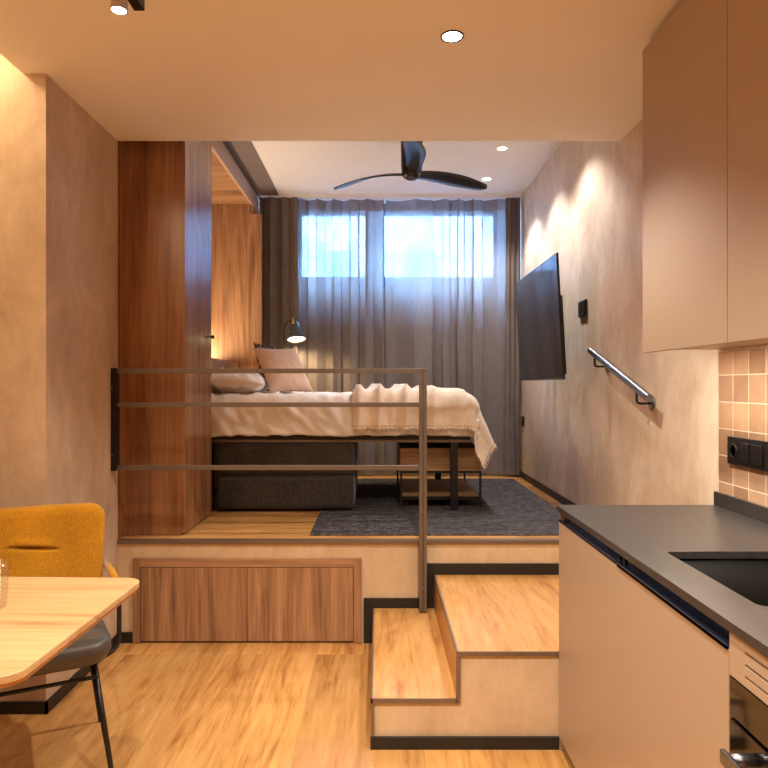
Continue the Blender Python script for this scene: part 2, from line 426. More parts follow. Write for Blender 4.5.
box('wall_right', (XR, XR+.2, YB-.2, DB+.3, 0, CZ2+.1), M['plaster_right'], kind=S)
box('wall_behind', (XL-.2, XR+.2, YB-.2, YB, 0, CZ2+.1), M['plaster'], kind=S)
# back wall with one wide window opening
wx0, wx1, wz0, wz1 = -.84, 1.20, 2.27, 3.01
box('wall_back', [(XL-.2, wx0, DB, DB+.3, 0, CZ2+.1), (wx1, XR+.2, DB, DB+.3, 0, CZ2+.1), (wx0, wx1, DB, DB+.3, 0, wz0), (wx0, wx1, DB, DB+.3, wz1, CZ2+.1)], M['backwall'], kind=S)
wf = box('window_1', [(wx0, wx1, DB+.03, DB+.1, wz0, 2.372), (wx0, wx1, DB+.03, DB+.1, 2.955, wz1), (wx0, -.715, DB+.03, DB+.1, 2.372, 2.955),
        (1.085, wx1, DB+.03, DB+.1, 2.372, 2.955), (-.12, .065, DB+.03, DB+.1, 2.372, 2.955)], M['winframe'], kind=S)
for x0, x1 in ((-.715, -.12), (.065, 1.085)): box('window_pane', (x0, x1, DB+.06, DB+.066, 2.372, 2.955), M['glass'], wf)
box('baseboard_right', (XR-.014, XR, PF, DB-.05, PZ, PZ+.05), M['base_black'], kind=S)
box('baseboard_left', [(XL, -1.366, 2.725, 2.735, 0, .05), (-1.376, -1.366, 2.725, PF-.012, 0, .05)], M['base_black'], kind=S)
box('baseboard_platform', (-1.366, -1.291, PF-.014, PF-.001, 0, .055), M['base_black'], kind=S)
box('trim_1', (-1.376, XR, PF-.012, PF+.03, PZ-.018, PZ+.001), M['nosing'], kind=S)
box('wall_right.001', (XR-.009, XR, YB, 2.463, .955, 1.482), M['tiles'], kind=S)
# flat ceiling band beside the niche, coloured dark like an unlit recess, with its metal edge
box('trim_recess_shade', (-1.055, -.88, PF+.01, 5.83, CZ2-.012, CZ2+.0), M['recess_shade'], kind=S)
box('trim_3', (-1.078, -1.056, PF+.01, 5.83, CZ2-.03, CZ2), M['bronze'], kind=S)
# outside
fb = empty('building', (0, 12, 0), 'pale building seen through the sheer curtains outside the high window', 'building')
box('wall', (-6, 7.5, 12, 12.4, -1, 6.4), M['facade'], fb)
for i, x in enumerate((-2.6, -1.0, .5, 2.6)):
    for z in (3.05, 4.5): box('window', (x, x+.55, 11.97, 12.02, z, z+.75), M['facade_win'], fb)
bm = bmesh.new()
for k in range(40): bx(bm, -2.0+k*.14, -1.985+k*.14, 11.5, 11.515, 3.0, 3.55)
bx(bm, -2.0, 3.5, 11.49, 11.52, 3.55, 3.6); bx(bm, -2.0, 3.5, 11.5, 12, 2.9, 3.0)
mk('balcony', bm, M['facade_win'], fb)
box('floor.002', (-12, 14, DB+.5, 30, -.1, -.02), M['asphalt'], kind=S)

# ------------------------------------------------------------------ steps
st = empty('steps', (.3, 2.98, 0), 'two oak treaded plaster steps with bronze edging leading up to the bed platform', 'steps')
SF = 2.472; SX0, SX1 = -.02, .302; SR = XR
box('body', [(SX0+.004, SR, SF+.004, PF-.002, 0, .170), (SX1+.004, SR, SF+.004, PF-.002, .170, .346)], M['plaster_step'], st)
box('tread', (SX0, SX1+.004, SF, PF-.002, .170, .184), M['tread'], st, bev=.001)
box('tread', (SX1, SR, SF, PF-.002, .346, .36), M['tread'], st, bev=.001)
box('riser', (SX1-.003, SX1+.004, SF+.006, PF-.004, .184, .346), M['tread'], st)
e = .006
box('edging', [(SX0-e, SX1-e, SF-e, SF, .170, .187), (SX0-e, SX0, SF-e, PF-.016, .170, .187), (SX0-e, SX0+.006, SF-e, SF, .05, .170),
               (SX1-e-.002, SR, SF-e, SF, .346, .363), (SX1-e-.002, SX1, SF, PF-.016, .346, .363), (SX1-e-.004, SX1+.006, SF-e, SF, .170, .346)], M['nosing'], st)
box('skirting', [(SX0-.008, .70, SF-.012, SF-.0005, 0, .045)], M['base_black'], st)
# black skirting that climbs the platform wall around the steps
yb0, yb1 = PF-.015, PF-.0015
box('baseboard_steps', [(-.075, SX0-.007, yb0, yb1, 0, .235), (SX0-.007, .25, yb0, yb1, .185, .235), (.25, SX1-.008, yb0, yb1, .185, .418), (SX1-.008, XR, yb0, yb1, .361, .418)], M['base_black'], kind=S)

# ------------------------------------------------------------------ platform storage doors
pc = empty('storage_cabinet', (-.69, PF, 0), 'low walnut storage cupboard with two doors set into the platform front', 'cabinet')
cx0, cx1, cz = -1.29, -.088, .447
for a in (cx0, cx1-.038): box('side_frame', (a, a+.038, PF-.02, PF-.001, .004, cz), M['walnut'], pc, bev=.0012)
box('top_rail', (cx0+.0385, cx1-.0385, PF-.02, PF-.001, cz-.045, cz), M['walnut_x'], pc, bev=.0012)
box('backing', (cx0+.0385, cx1-.0385, PF-.006, PF-.001, .004, cz-.046), M['black'], pc)
mid = (cx0+cx1)/2
for a, b in ((cx0+.041, mid-.0015), (mid+.0015, cx1-.041)):
    box('door', (a, b, PF-.018, PF-.006, .012, cz-.048), M['walnut'], pc, bev=.001)

# ------------------------------------------------------------------ wardrobe and bed niche
wd = empty('wardrobe', (-1.4, 3.88, PZ), 'tall walnut veneer wardrobe block standing at the left end of the platform', 'wardrobe')
WX, WY0, WY1 = -1.052, 3.6, 4.17
box('front_panel', (-1.74, WX-.02, WY0, WY0+.02, PZ+.002, CZ2-.002), M['walnut_d'], wd)
box('side_panel', (-1.45, -1.377, PF+.031, WY0-.001, PZ+.002, CZ2-.002), M['walnut_d'], wd)
box('carcass', (-1.74, WX-.022, WY0+.021, WY1, PZ+.002, CZ2-.002), M['walnut_d'], wd)
dr = box('door', (WX-.02, WX, WY0, WY1, PZ+.012, CZ2-.006), M['walnut_d'], wd, bev=.001)
bm = bmesh.new()
tube(bm, [(WX, 4.12, 1.66), (WX+.012, 4.12, 1.66), (WX+.013, 4.12, 1.66), (WX+.028, 4.12, 1.66)], [.005, .005, .01, .011], 16)
mk('knob', bm, M['black'], dr, True)
nc = empty('bed_alcove', (-1.4, 5.0, PZ), 'walnut lined sleeping niche around the head of the bed', 'alcove')
NX = -1.06; NY = 5.56; NZ = 2.885
box('end_panel', (-1.74, -.982, NY, NY+.02, PZ+.002, 2.80), M['walnut'], nc)
box('end_block', [(-1.74, NX-.021, NY+.0205, 5.93, PZ+.002, CZ2-.002), (-1.74, NX-.021, NY, NY+.02, 2.8005, CZ2-.002)], M['walnut'], nc)
box('end_side', (NX-.02, NX, NY+.0205, 5.93, PZ+.002, NZ-.001), M['walnut'], nc)
box('soffit', (-1.74, NX-.02, WY1+.001, NY-.001, NZ, NZ+.02), M['walnut_x'], nc)
box('fascia', (NX-.02, NX, WY1+.001, 5.93, NZ, CZ2-.032), M['fascia'], nc)
box('back_panel', (-1.745, -1.72, WY1+.001, NY-.001, PZ+.002, NZ-.001), M['walnut'], nc)
led = box('light_strip', (-1.46, -1.40, WY1+.05, NY-.02, 1.535, 1.545), M['led'], nc)
add_light('AREA', 'niche_light', (-1.43, (WY1+NY)/2, 1.56), 17, (1, .74, .46), nc, (PI, 0, 0), shape='RECTANGLE', size=.06, size_y=1.3)

hb = empty('headboard', (-1.3, 4.85, PZ), 'walnut headboard box behind the pillows in the sleeping niche', 'headboard')
box('front_board', (-1.20, -1.18, WY1+.002, NY-.002, PZ+.002, 1.553), M['walnut_x'], hb)
box('ledge', (-1.36, -1.20, WY1+.002, NY-.002, 1.53, 1.553), M['walnut_x'], hb)

# ------------------------------------------------------------------ kitchen
SY = 2.472; mods = [SY, 1.87, 1.268, .666]
CTZ = .911; DX = .674
for i, lab in enumerate(('taupe base cabinet at the far end of the worktop next to the steps', 'taupe base cabinet between the end cabinet and the oven')):
    y1, y0 = mods[i], mods[i+1]
    cb = empty('base_cabinet', (.98, (y0+y1)/2, 0), lab, 'cabinet', None)
    box('carcass', [(DX+.02, XR-.001, y0+.001, y1-.019, .05, .12), (DX+.02, XR-.001, y0+.001, y0+.018, .12, .875), (DX+.02, XR-.001, y1-.037, y1-.019, .12, .875), (XR-.02, XR-.001, y0+.018, y1-.037, .12, .875)], M['cabinet'], cb)
    if i == 0: box('end_panel', (DX+.002, XR-.001, y1-.018, y1-.0135, .002, .885), M['cabinet'], cb)
    box('door', (DX, DX+.019, y0+.0003, y1-(.0003 if i else .013), .05, .852), M['cabinet'], cb, bev=.0004)
    box('toe_kick', (DX+.045, DX+.06, y0, y1-.02, 0, .05), M['base_black'], cb)
    k = .002*i
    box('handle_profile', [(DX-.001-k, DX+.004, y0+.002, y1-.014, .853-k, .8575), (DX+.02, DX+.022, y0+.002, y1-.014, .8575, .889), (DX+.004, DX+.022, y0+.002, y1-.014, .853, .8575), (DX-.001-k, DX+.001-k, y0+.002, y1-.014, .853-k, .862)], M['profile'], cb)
ov = empty('oven', (.98, .966, 0), 'built-in oven with grilled taupe vent panel and steel handle under worktop', 'oven')
y1, y0 = mods[2], mods[3]
bm = bmesh.new(); sl = [.868, .846, .824]
zs = [.806] + sum([[z-.0025, z+.0025] for z in sl[::-1]], []) + [.889]
for a, b in zip(zs[::2], zs[1::2]): bx(bm, DX, DX+.019, y0, y1-.002, a, b)
for z in sl: bx(bm, DX, DX+.019, y1-.056, y1-.002, z-.0025, z+.0025); bx(bm, DX, DX+.019, y0, y0+.08, z-.0025, z+.0025)
mk('vent_panel', bm, M['cabinet'], ov)
box('vent_backing', (DX+.0195, DX+.03, y0, y1-.002, .806, .888), M['black'], ov)
box('body', (DX+.05, XR-.001, y0, y1-.021, .05, .80), M['black'], ov)
dd = box('door', (DX+.0005, DX+.045, y0, y1-.0015, .10, .722), M['ovenglass'], ov, bev=.002)
box('control_panel', (DX+.0005, DX+.045, y0, y1-.0015, .729, .803), M['ovenglass'], ov, bev=.002)
bm = bmesh.new()
bx(bm, DX-.052, DX-.043, y0+.03, y1-.065, .672, .699)
hd = mk('handle', bm, M['steel'], dd)
bevel(hd, .002)
for yy in (y0+.06, y1-.083):
    bm = bmesh.new(); tube(bm, [(DX-.044, yy, .686), (DX+.004, yy, .686)], .0115, 16)
    mk('handle_mount', bm, M['steel'], dd, True)
# worktop with a cut for the sink
sx0, sx1, sy0, sy1 = .775, 1.17, 1.34, 1.782
bm = bmesh.new()
outer = [(.668, .5), (XR-.001, .5), (XR-.001, SY+.002), (.668, SY+.002)]
inner = rrect(sx0, sx1, sy0, sy1, .02, 5)
vo = [bm.verts.new((x, y, CTZ)) for x, y in outer]; vi = [bm.verts.new((x, y, CTZ)) for x, y in inner]
eo = [bm.edges.new((vo[i], vo[(i+1) % 4])) for i in range(4)]; ei = [bm.edges.new((vi[i], vi[(i+1) % len(vi)])) for i in range(len(vi))]
bmesh.ops.triangle_fill(bm, edges=eo+ei, use_beauty=True)
top = list(bm.faces)
r = bmesh.ops.extrude_face_region(bm, geom=top)
bmesh.ops.translate(bm, verts=[v for v in r['geom'] if isinstance(v, bmesh.types.BMVert)], vec=(0, 0, -.021))
wt = mk('worktop', bm, M['concrete']); bevel(wt, .0015); tag(wt, 'dark grey stone worktop over the base cabinets with a sink cut into it', 'worktop')
box('upstand', (XR-.022, XR-.0005, .5, SY+.002, CTZ+.0002, .962), M['concrete'], wt, bev=.001)
sk = empty('sink', (.97, 1.56, .73), 'black undermount sink sunk into the dark worktop', 'sink')
bm = bmesh.new()
prof = [(0, CTZ-.022), (.0, .76), (.02, .742), (.03, .74)]
rings = []
for ins, z in prof:
    rings.append([bm.verts.new((x, y, z)) for x, y in rrect(sx0-.004+ins, sx1+.004-ins, sy0-.004+ins, sy1+.004-ins, .026, 5)])
for a, b in zip(rings, rings[1:]):
    n = len(a)
    for k in range(n): bm.faces.new((a[k], a[(k+1) % n], b[(k+1) % n], b[k]))
bm.faces.new(rings[-1])
bo = mk('bowl', bm, M['sink'], sk, True); sm = bo.modifiers.new('s', 'SOLIDIFY'); sm.thickness = .004; sm.offset = 1
bm = bmesh.new(); lathe(bm, [(.045, .741), (.045, .744), (.03, .7445), (.028, .742)], (.97, 1.56, 0), 24)
mk('drain', bm, M['black'], sk, True)
# upper cabinets
for i, lab in enumerate(('taupe wall cabinet at the far end above the worktop', 'taupe wall cabinet nearer the camera in the upper right')):
    y1, y0 = mods[i], mods[i+1]
    uc = empty('wall_cabinet', (1.13, (y0+y1)/2, 1.48), lab, 'cabinet')
    box('carcass', (1.012, XR-.001, y0+.001, y1-.001, 1.492, 2.610), M['cabinet'], uc)
    box('door', (.99, 1.01, y0+.0015, y1-.0015, 1.48, 2.610), M['cabinet'], uc, bev=.001)
    box('top_filler', (1.03, XR-.001, y0+.001, y1-.001, 2.611, 2.649), M['cabinet'], uc)
    box('light_strip', (1.013, 1.026, y0+.03, y1-.03, 1.4875, 1.4915), M['led'], uc)
    add_light('AREA', 'under_cabinet_light', (1.0195, (y0+y1)/2, 1.487), 5, (1, .88, .70), uc, (0, 0, 0), shape='RECTANGLE', size=.012, size_y=.54)
# socket plate on tiles
sp = empty('socket_plate', (XR-.01, 2.262, 1.126), 'black three-gang socket and switch plate on the tiled splashback', 'socket')
XS = XR-.009
box('plate', (XS-.011, XS, 2.143, 2.383, 1.078, 1.176), M['plastic'], sp, bev=.003)
bm = bmesh.new(); Mx = Matrix.Rotation(-PI/2, 4, 'Y')
lathe(bm, [(.026, 0), (.026, .004), (.021, .004), (.019, -.002)], (XS-.011, 2.340, 1.127), 24, Mx)
mk('socket', bm, M['plastic'], sp, True)
box('switch', (XS-.0165, XS-.011, 2.242, 2.285, 1.094, 1.160), M['plastic'], sp, bev=.003)
box('switch', (XS-.0165, XS-.011, 2.160, 2.222, 1.094, 1.160), M['plastic'], sp, bev=.003)

# ------------------------------------------------------------------ railing
rl = empty('guard_railing', (-.56, 3.42, .19), 'bronze metal guard railing with three horizontal bars along the platform edge', 'railing')
RY = 3.42
for z in (1.433, 1.258, .932): box('rail', (-1.36, .252, RY-.011, RY+.011, z-.012, z+.012), M['bronze'], rl, bev=.0015)
po = box('post', [(.213, .229, RY-.02, RY+.02, .19, 1.446), (.236, .252, RY-.02, RY+.02, .19, 1.446), (.229, .236, RY-.014, RY+.014, .19, 1.440)], M['bronze'], rl, bev=.001)
box('fixing_plate', (.213, .252, RY+.02, PF-.0015, .245, .515), M['bronze'], rl)
for z in (.47, .31):
    bm = bmesh.new(); tube(bm, [(.2325, RY-.019, z), (.2325, RY-.0245, z)], .005, 12); mk('bolt', bm, M['steel'], po, True)
wp = box('wall_plate', (-1.3755, -1.348, RY-.024, RY+.024, .918, 1.447), M['black'], rl, bev=.001)
for z in (1.35, 1.0):
    bm = bmesh.new(); tube(bm, [(-1.37, RY-.0235, z), (-1.37, RY-.028, z)], .005, 12); mk('bolt', bm, M['steel'], wp, True)

# ------------------------------------------------------------------ handrail
hr = empty('handrail', (1.2, 3.33, 1.43), 'short sloping steel handrail bracketed to the plaster wall', 'handrail')
A, B = Vector((1.205, 3.74, 1.556)), Vector((1.205, 2.93, 1.300))
bm = bmesh.new(); tube(bm, [A, B], .019, 24); bevel(mk('bar', bm, M['steel'], hr, True), .003)
for t in (.085, .82):
    p = A.lerp(B, t); bm = bmesh.new()
    w0 = Vector((XR-.001, p.y, p.z-.072))
    tube(bm, bend([p-Vector((0, 0, .015)), p-Vector((0, 0, .072)), w0], .02), .006, 10)
    k = mk('bracket', bm, M['black'], hr, True)
    bm = bmesh.new(); lathe(bm, [(.034, 0), (.034, .005), (.03, .007), (.01, .008)], (XR-.0005, w0.y, w0.z), 24, Mx); mk('rosette', bm, M['steel'], k, True)

# ------------------------------------------------------------------ wall devices by the television
sw = box('light_switch', (XR-.014, XR-.0005, 4.03, 4.175, 1.785, 1.885), M['plastic'], bev=.003)
tag(sw, 'black double wall plate on the plaster between television and handrail', 'switch')
box('rocker', [(XR-.018, XR-.014, 4.107, 4.165, 1.792, 1.878), (XR-.018, XR-.014, 4.04, 4.098, 1.792, 1.878)], M['plastic'], sw, bev=.002)
so = box('wall_socket', (XR-.012, XR-.0005, 5.76, 5.84, 1.0, 1.085), M['plastic'], bev=.003)
tag(so, 'small black socket low on the plaster wall beside the curtain', 'socket')

# ------------------------------------------------------------------ television
tv = empty('television', (1.08, 4.4, 1.76), 'large flat black television tilted out from the plaster wall', 'television')
tl_ = math.atan2(.04, .74)
def tvp(a, h, t): # a along y, h up from the bottom, t thickness towards wall
    return Vector((1.078-h*math.sin(tl_)+t*math.cos(tl_), a, 1.392+h*math.cos(tl_)+t*math.sin(tl_)))
def tvbox(bm, a0, a1, h0, h1, t0, t1):
    vs = [bm.verts.new(tvp(a, h, t)) for h in (h0, h1) for a in (a0, a1) for t in (t0, t1)]
    for f in ((0, 2, 3, 1), (4, 5, 7, 6), (0, 1, 5, 4), (2, 6, 7, 3), (0, 4, 6, 2), (1, 3, 7, 5)): bm.faces.new([vs[i] for i in f])
bm = bmesh.new(); tvbox(bm, 3.84, 5.0, 0, .74, 0, .012); tvbox(bm, 3.92, 4.92, .03, .5, .0122, .045)
bevel(mk('case', bm, M['plastic'], tv), .002)
bm = bmesh.new(); tvbox(bm, 3.847, 4.993, .012, .733, -.0012, -.0001); mk('screen', bm, M['screen'], tv)
box('wall_bracket', [(1.262, XR-.0005, 4.66, 4.86, 1.60, 1.85), (1.11, 1.262, 4.73, 4.79, 1.66, 1.74)], M['black'], tv)

# ------------------------------------------------------------------ ceiling fan
fn = empty('ceiling_fan', (.22, 4.31, 2.75), 'three-bladed black ceiling fan hanging above the platform', 'fan')
fc = Vector((.22, 4.31, 2.745))
bm = bmesh.new(); lathe(bm, [(.085, .304), (.085, .285), (.072, .28), (.070, .04), (.064, .0), (.058, -.025), (.035, -.042), (.004, -.046)], fc, 28); mk('motor', bm, M['fan'], fn, True)
for k, a0 in enumerate((-93, 30, 148)):
    a = math.radians(a0); d = Vector((math.cos(a), math.sin(a), 0)); s = Vector((-d.y, d.x, 0)); bm = bmesh.new(); rows = []
    N = 22
    for i in range(N+1):
        t = i/N; r = .02+t*.60
        wdt = .038+.034*math.sin(min(1, t*1.35)*PI*.5)-.03*max(0, (t-.55)/.45)**2
        if t > .94: wdt *= math.sqrt(max(.05, 1-((t-.94)/.06)**2*.9))
        tw = -math.radians(24-14*t)
        zc = -.01+.035*math.sin(t*PI*.5)*(1-t)*2 - .0*t
        cen = fc+d*r+Vector((0, 0, zc))+s*(.02*math.sin(t*PI))
        row = []
        for u, th in ((-1, 0), (-.5, .009), (0, .013), (.5, .009), (1, 0)):
            row.append(cen+s*(u*wdt*math.cos(tw))+Vector((0, 0, u*wdt*math.sin(tw)+th*(1-.4*t))))
        low = []
        for u, th in ((.5, -.005), (0, -.008), (-.5, -.005)):
            low.append(cen+s*(u*wdt*math.cos(tw))+Vector((0, 0, u*wdt*math.sin(tw)+th*(1-.4*t))))
        rows.append([bm.verts.new(v) for v in row+low])
    for p, q in zip(rows, rows[1:]):
        for j in range(8): bm.faces.new((p[j], p[(j+1) % 8], q[(j+1) % 8], q[j]))
    bm.faces.new(rows[0]); bm.faces.new(rows[-1][::-1])
    mk('blade', bm, M['fan'], fn, True)

# ------------------------------------------------------------------ downlights
def downlight(x, y, z, label, power, col, group, size=100, blend=.5, r=.043):
    t = empty('downlight', (x, y, z), label, 'ceiling light', group)
    bm = bmesh.new(); lathe(bm, [(r, 0), (r, -.004), (r-.006, -.004), (r-.007, -.0005)], (x, y, z), 32, close=False)
    lathe(bm, [(r-.007, -.0005), (r, 0)], (x, y, z), 32, close=False); mk('rim', bm, M['plastic'] if z < 2.9 else M['ceiling_up'], t, True)
    bm = bmesh.new(); lathe(bm, [(r-.0075, -.0005), (r-.0075, -.0025)], (x, y, z), 32); mk('lens', bm, M['lens'], t)
    add_light('SPOT', 'bulb', (x, y, z-.02), power, col, t, spot_size=math.radians(size), spot_blend=blend, shadow_soft_size=.03)
KG = 'added unseen downlights that light the kitchen'
downlight(.274, 2.44, CZ, 'round recessed downlight in the lower kitchen ceiling ahead of the bulkhead', 118, WARM, None, 112, .6)
for x, y, wh in ((-.35, .9, 'above the left of the camera'), (.276, .9, 'between the wall cabinets and the camera'), (.276, -.7, 'behind the camera on the kitchen side'), (-.9, -.7, 'behind the camera on the table side')):  # out-of-view lamps added to light the kitchen half
    downlight(x, y, CZ, 'added unseen downlight in the kitchen ceiling '+wh, 122, WARM, KG, 112, .6)
UG = 'recessed downlights in the upper ceiling'
for (x, y), lab in zip(((.885, 4.03), (.885, 4.71), (.89, 5.41)), ('round downlight in the upper ceiling hidden behind the bulkhead', 'round white downlight in the upper ceiling nearer the bulkhead', 'round white downlight in the upper ceiling close to the curtains')):
    downlight(x, y, CZ2, lab, 62, NEUTRAL, UG, 108, .5, .04)

# cove light along the left of the kitchen ceiling
cv = box('cove_light', (-1.74, -1.72, -1.5, 2.70, 2.70, 2.715), M['led'])
tag(cv, 'warm light strip hidden in the ceiling slot above the left wall', 'light')
add_light('AREA', 'cove_strip', (-1.62, .6, 2.78), 26, (1, .78, .46), None, (0, 0, 0), shape='RECTANGLE', size=.1, size_y=4.1)

# track and spotlight
tk = empty('ceiling_track', (-.80, 1.3, CZ), 'black lighting track fixed to the ceiling at upper left', 'track')
box('rail', (-.818, -.783, .4, 2.215, 2.615, CZ-.0005), M['black'], tk, bev=.001)
ss = empty('spotlight', (-.785, 2.0, 2.62), 'lit cylindrical spotlight hanging from the black ceiling track', 'spotlight')
bm = bmesh.new(); lathe(bm, [(.026, 2.60), (.026, 2.495), (.022, 2.494), (.021, 2.502)], (-.785, 2.0, 0), 28); mk('body', bm, M['white_metal'], ss, True)
bm = bmesh.new(); tube(bm, [(-.785, 2.0, 2.598), (-.785, 2.0, 2.6145)], .008, 12); mk('stem', bm, M['black'], ss, True)
bm = bmesh.new(); lathe(bm, [(.0205, 2.503), (.0205, 2.4955)], (-.785, 2.0, 0), 28)
mk('lens', bm, emit('spot_lens', (1, .92, .8, 1), 60), ss)
add_light('SPOT', 'bulb', (-.785, 2.0, 2.48), 26, WARM, ss, spot_size=math.radians(110), spot_blend=.7, shadow_soft_size=.02)

# ------------------------------------------------------------------ curtains
def curtain(name, x0, x1, y, z0, z1, amp, wl, mat, seed, label, head=None, nz=26, gather=None, group=None):
    rnd = random.Random(seed); n = int((x1-x0)/.004)
    ph = [0]; amps = []
    for i in range(n+1):
        x = x0+(x1-x0)*i/n
        f = 1+.9*noise.noise(Vector((x*3.1, seed*3.7, 0)))
        if gather:
            f *= 1+1.8*math.exp(-((x-gather)/.09)**2)
        ph.append(ph[-1]+(x1-x0)/n*2*PI/wl*f)
    lat = lambda x: wl*(.11+.09*noise.noise(Vector((x*4, seed*1.3, 2))))
    bm = bmesh.new(); rows = []
    for j in range(nz+1):
        v = j/nz; z = z1+(z0-z1)*v; row = []
        for i in range(n+1):
            x = x0+(x1-x0)*i/n; p = ph[i]
            a = amp*(1-.25*v)*(1+.5*noise.noise(Vector((x*3, seed, 4))))
            yy = y+a*(math.sin(p)+.28*math.sin(2.3*p+seed+v*1.2))+.012*noise.noise(Vector((x*9, z*1.6, seed)))*v
            xx = x+lat(x)*math.sin(2*p+.6)+.014*v*noise.noise(Vector((x*5, z*1.3, seed+9)))
            row.append(bm.verts.new((xx, yy, z)))
        rows.append(row)
    for a, b in zip(rows, rows[1:]):
        for i in range(n): bm.faces.new((a[i], a[i+1], b[i+1], b[i]))
    o = mk(name, bm, mat, None, True, origin=((x0+x1)/2, y, z1)); tag(o, label, 'curtain', group)
    if head:
        bm = bmesh.new(); hr_ = []
        for z, dz in ((z1, 0), (z1-.05, 0), (z1-.1, 0)):
            hr_.append([bm.verts.new((x0+(x1-x0)*i/n+lat(x0+(x1-x0)*i/n)*math.sin(2*ph[i]+.6), y-.006+amp*(1+.5*noise.noise(Vector(((x0+(x1-x0)*i/n)*3, seed, 4))))*(math.sin(ph[i])+.28*math.sin(2.3*ph[i]+seed)), z)) for i in range(n+1)])
        for a, b in zip(hr_, hr_[1:]):
            for i in range(n): bm.faces.new((a[i], a[i+1], b[i+1], b[i]))
        mk('header_tape', bm, head, o, True)
    return o
CT = 3.022
curtain('sheer_curtain', -.80, .052, 5.93, .565, CT, .036, .17, M['sheer'], 3, 'left sheer grey curtain over the smaller window pane', M['header'])
curtain('sheer_curtain', .062, 1.20, 5.93, .565, CT, .036, .19, M['sheer'], 8, 'right sheer grey curtain over the wider window pane', M['header'])
curtain('blackout_curtain', -1.056, -.72, 5.85, .56, CT, .022, .12, M['blackout'], 5, 'dark brown-grey opaque curtain gathered at the left beside the niche')
curtain('blackout_curtain', 1.13, 1.265, 5.86, .56, CT, .020, .05, M['blackout'], 6, 'dark grey opaque curtain bunched at the right against the plaster wall')
ck = box('curtain_track', (-1.05, XR-.001, 5.84, 5.96, 3.026, CZ2-.0005), M['ceiling_up']); tag(ck, 'white ceiling mounted curtain track above the window', 'curtain track')

# ------------------------------------------------------------------ rug
rg = box('rug', (-.372, 1.175, 3.59, 5.72, PZ+.0005, PZ+.009), M['rug'], bev=.003); tag(rg, 'charcoal woven rug lying on the platform under the bed', 'rug')

# ------------------------------------------------------------------ storage ottoman under the bed
for (z0, z1, lab) in ((PZ+.018, .774, 'charcoal upholstered cushion block under the bed, the lower one resting on the floor'), (.778, .985, 'charcoal upholstered cushion block under the bed, the upper one of the pair')):
    o = box('ottoman', (-1.04, -.155, 4.24, 5.05, z0, z1), M['ottoman'], bev=.035, seg=4); tag(o, lab, 'ottoman', 'charcoal blocks under the bed')
    if z0 < .6:
        for x in (-.95, -.27):
            for y in (4.34, 4.94):
                bm = bmesh.new(); tube(bm, [(x, y, PZ+.0092 if x > -.37 else PZ+.0005), (x, y, z0+.01)], .02, 12)
                mk('foot', bm, M['black'], o, True)

# ------------------------------------------------------------------ bed
BY0, BY1, BX0, BX1 = 4.27, 5.47, -1.17, .60
bd = empty('bed', (-.28, 4.87, PZ), 'bed with black metal frame and legs standing with its head in the niche', 'bed')
box('frame', [(BX0, BX1, BY0, BY0+.04, 1.006, 1.052), (BX0, BX1, BY1-.04, BY1, 1.0, 1.052), (BX1-.04, BX1, BY0+.04, BY1-.04, 1.0, 1.052), (BX0, BX0+.04, BY0+.04, BY1-.04, 1.0, 1.052)], M['black'], bd, bev=.002)
box('edge_strip', (BX0, BX1, BY0-.004, BY0+.02, .990, 1.0055), M['bronze'], bd)
box('slat_base', (BX0+.04, BX1-.04, BY0+.04, BY1-.04, 1.02, 1.05), M['black'], bd)
for x in (.47, -1.12):
    for y in (BY0, BY1-.05): box('leg', (x, x+.048, y, y+.05, PZ+.0095 if x > 0 else PZ+.001, .99 if y < 5 else .9995), M['black'], bd, bev=.002)
mt = box('mattress', (BX0+.01, BX1-.03, BY0+.02, BY1-.02, 1.053, 1.235), M['pillow'], bd, bev=.04, seg=4)

def drape(a, b, x1, y0, y1, ztop, r, flare=0.0, pw=None):
    """lay sheet point (a,b) over a rounded block whose right edge is x1 and whose near/far edges are y0/y1"""
    def wrap(t):
        if t <= 0: return 0, 0
        if t < PI*r/2: return r*math.sin(t/r), r*(1-math.cos(t/r))
        e = t-PI*r/2; return r+e*flare, r+e*math.sqrt(1-flare*flare)
    hx, dx = wrap(a-(x1-r)); n, dn = wrap((y0+r)-b); f, df = wrap(b-(y1-r))
    x = a if hx == 0 and dx == 0 else (x1-r)+hx
    y = b
    if n or dn: y = (y0+r)-n
    elif f or df: y = (y1-r)+f
    if pw: return Vector((x-.42*min(dn, dx), y, ztop-(dx**pw+max(dn, df)**pw)**(1/pw)))
    return Vector((x, y, ztop-max(dx, dn, df)-.25*min(dx, max(dn, df))))

def sheet(name, a0, a1, b0, b1, na, nb, fn_, mat, thick, parent=None, origin=None):
    bm = bmesh.new(); g = [[bm.verts.new(fn_(a0+(a1-a0)*i/na, b0+(b1-b0)*j/nb)) for j in range(nb+1)] for i in range(na+1)]
    for i in range(na):
        for j in range(nb): bm.faces.new((g[i][j], g[i+1][j], g[i+1][j+1], g[i][j+1]))
    bmesh.ops.recalc_face_normals(bm, faces=bm.faces)
    if g[na//3][nb//2].normal.z < 0: bmesh.ops.reverse_faces(bm, faces=bm.faces)
    off = Vector(origin); bmesh.ops.translate(bm, verts=bm.verts, vec=-off)
    me = bpy.data.meshes.new(name); bm.to_mesh(me); bm.free(); me.materials.append(mat)
    for p in me.polygons: p.use_smooth = True
    o = bpy.data.objects.new(name, me); C.objects.link(o); o.location = off
    s = o.modifiers.new('s', 'SOLIDIFY'); s.thickness = thick; s.offset = -1
    return o

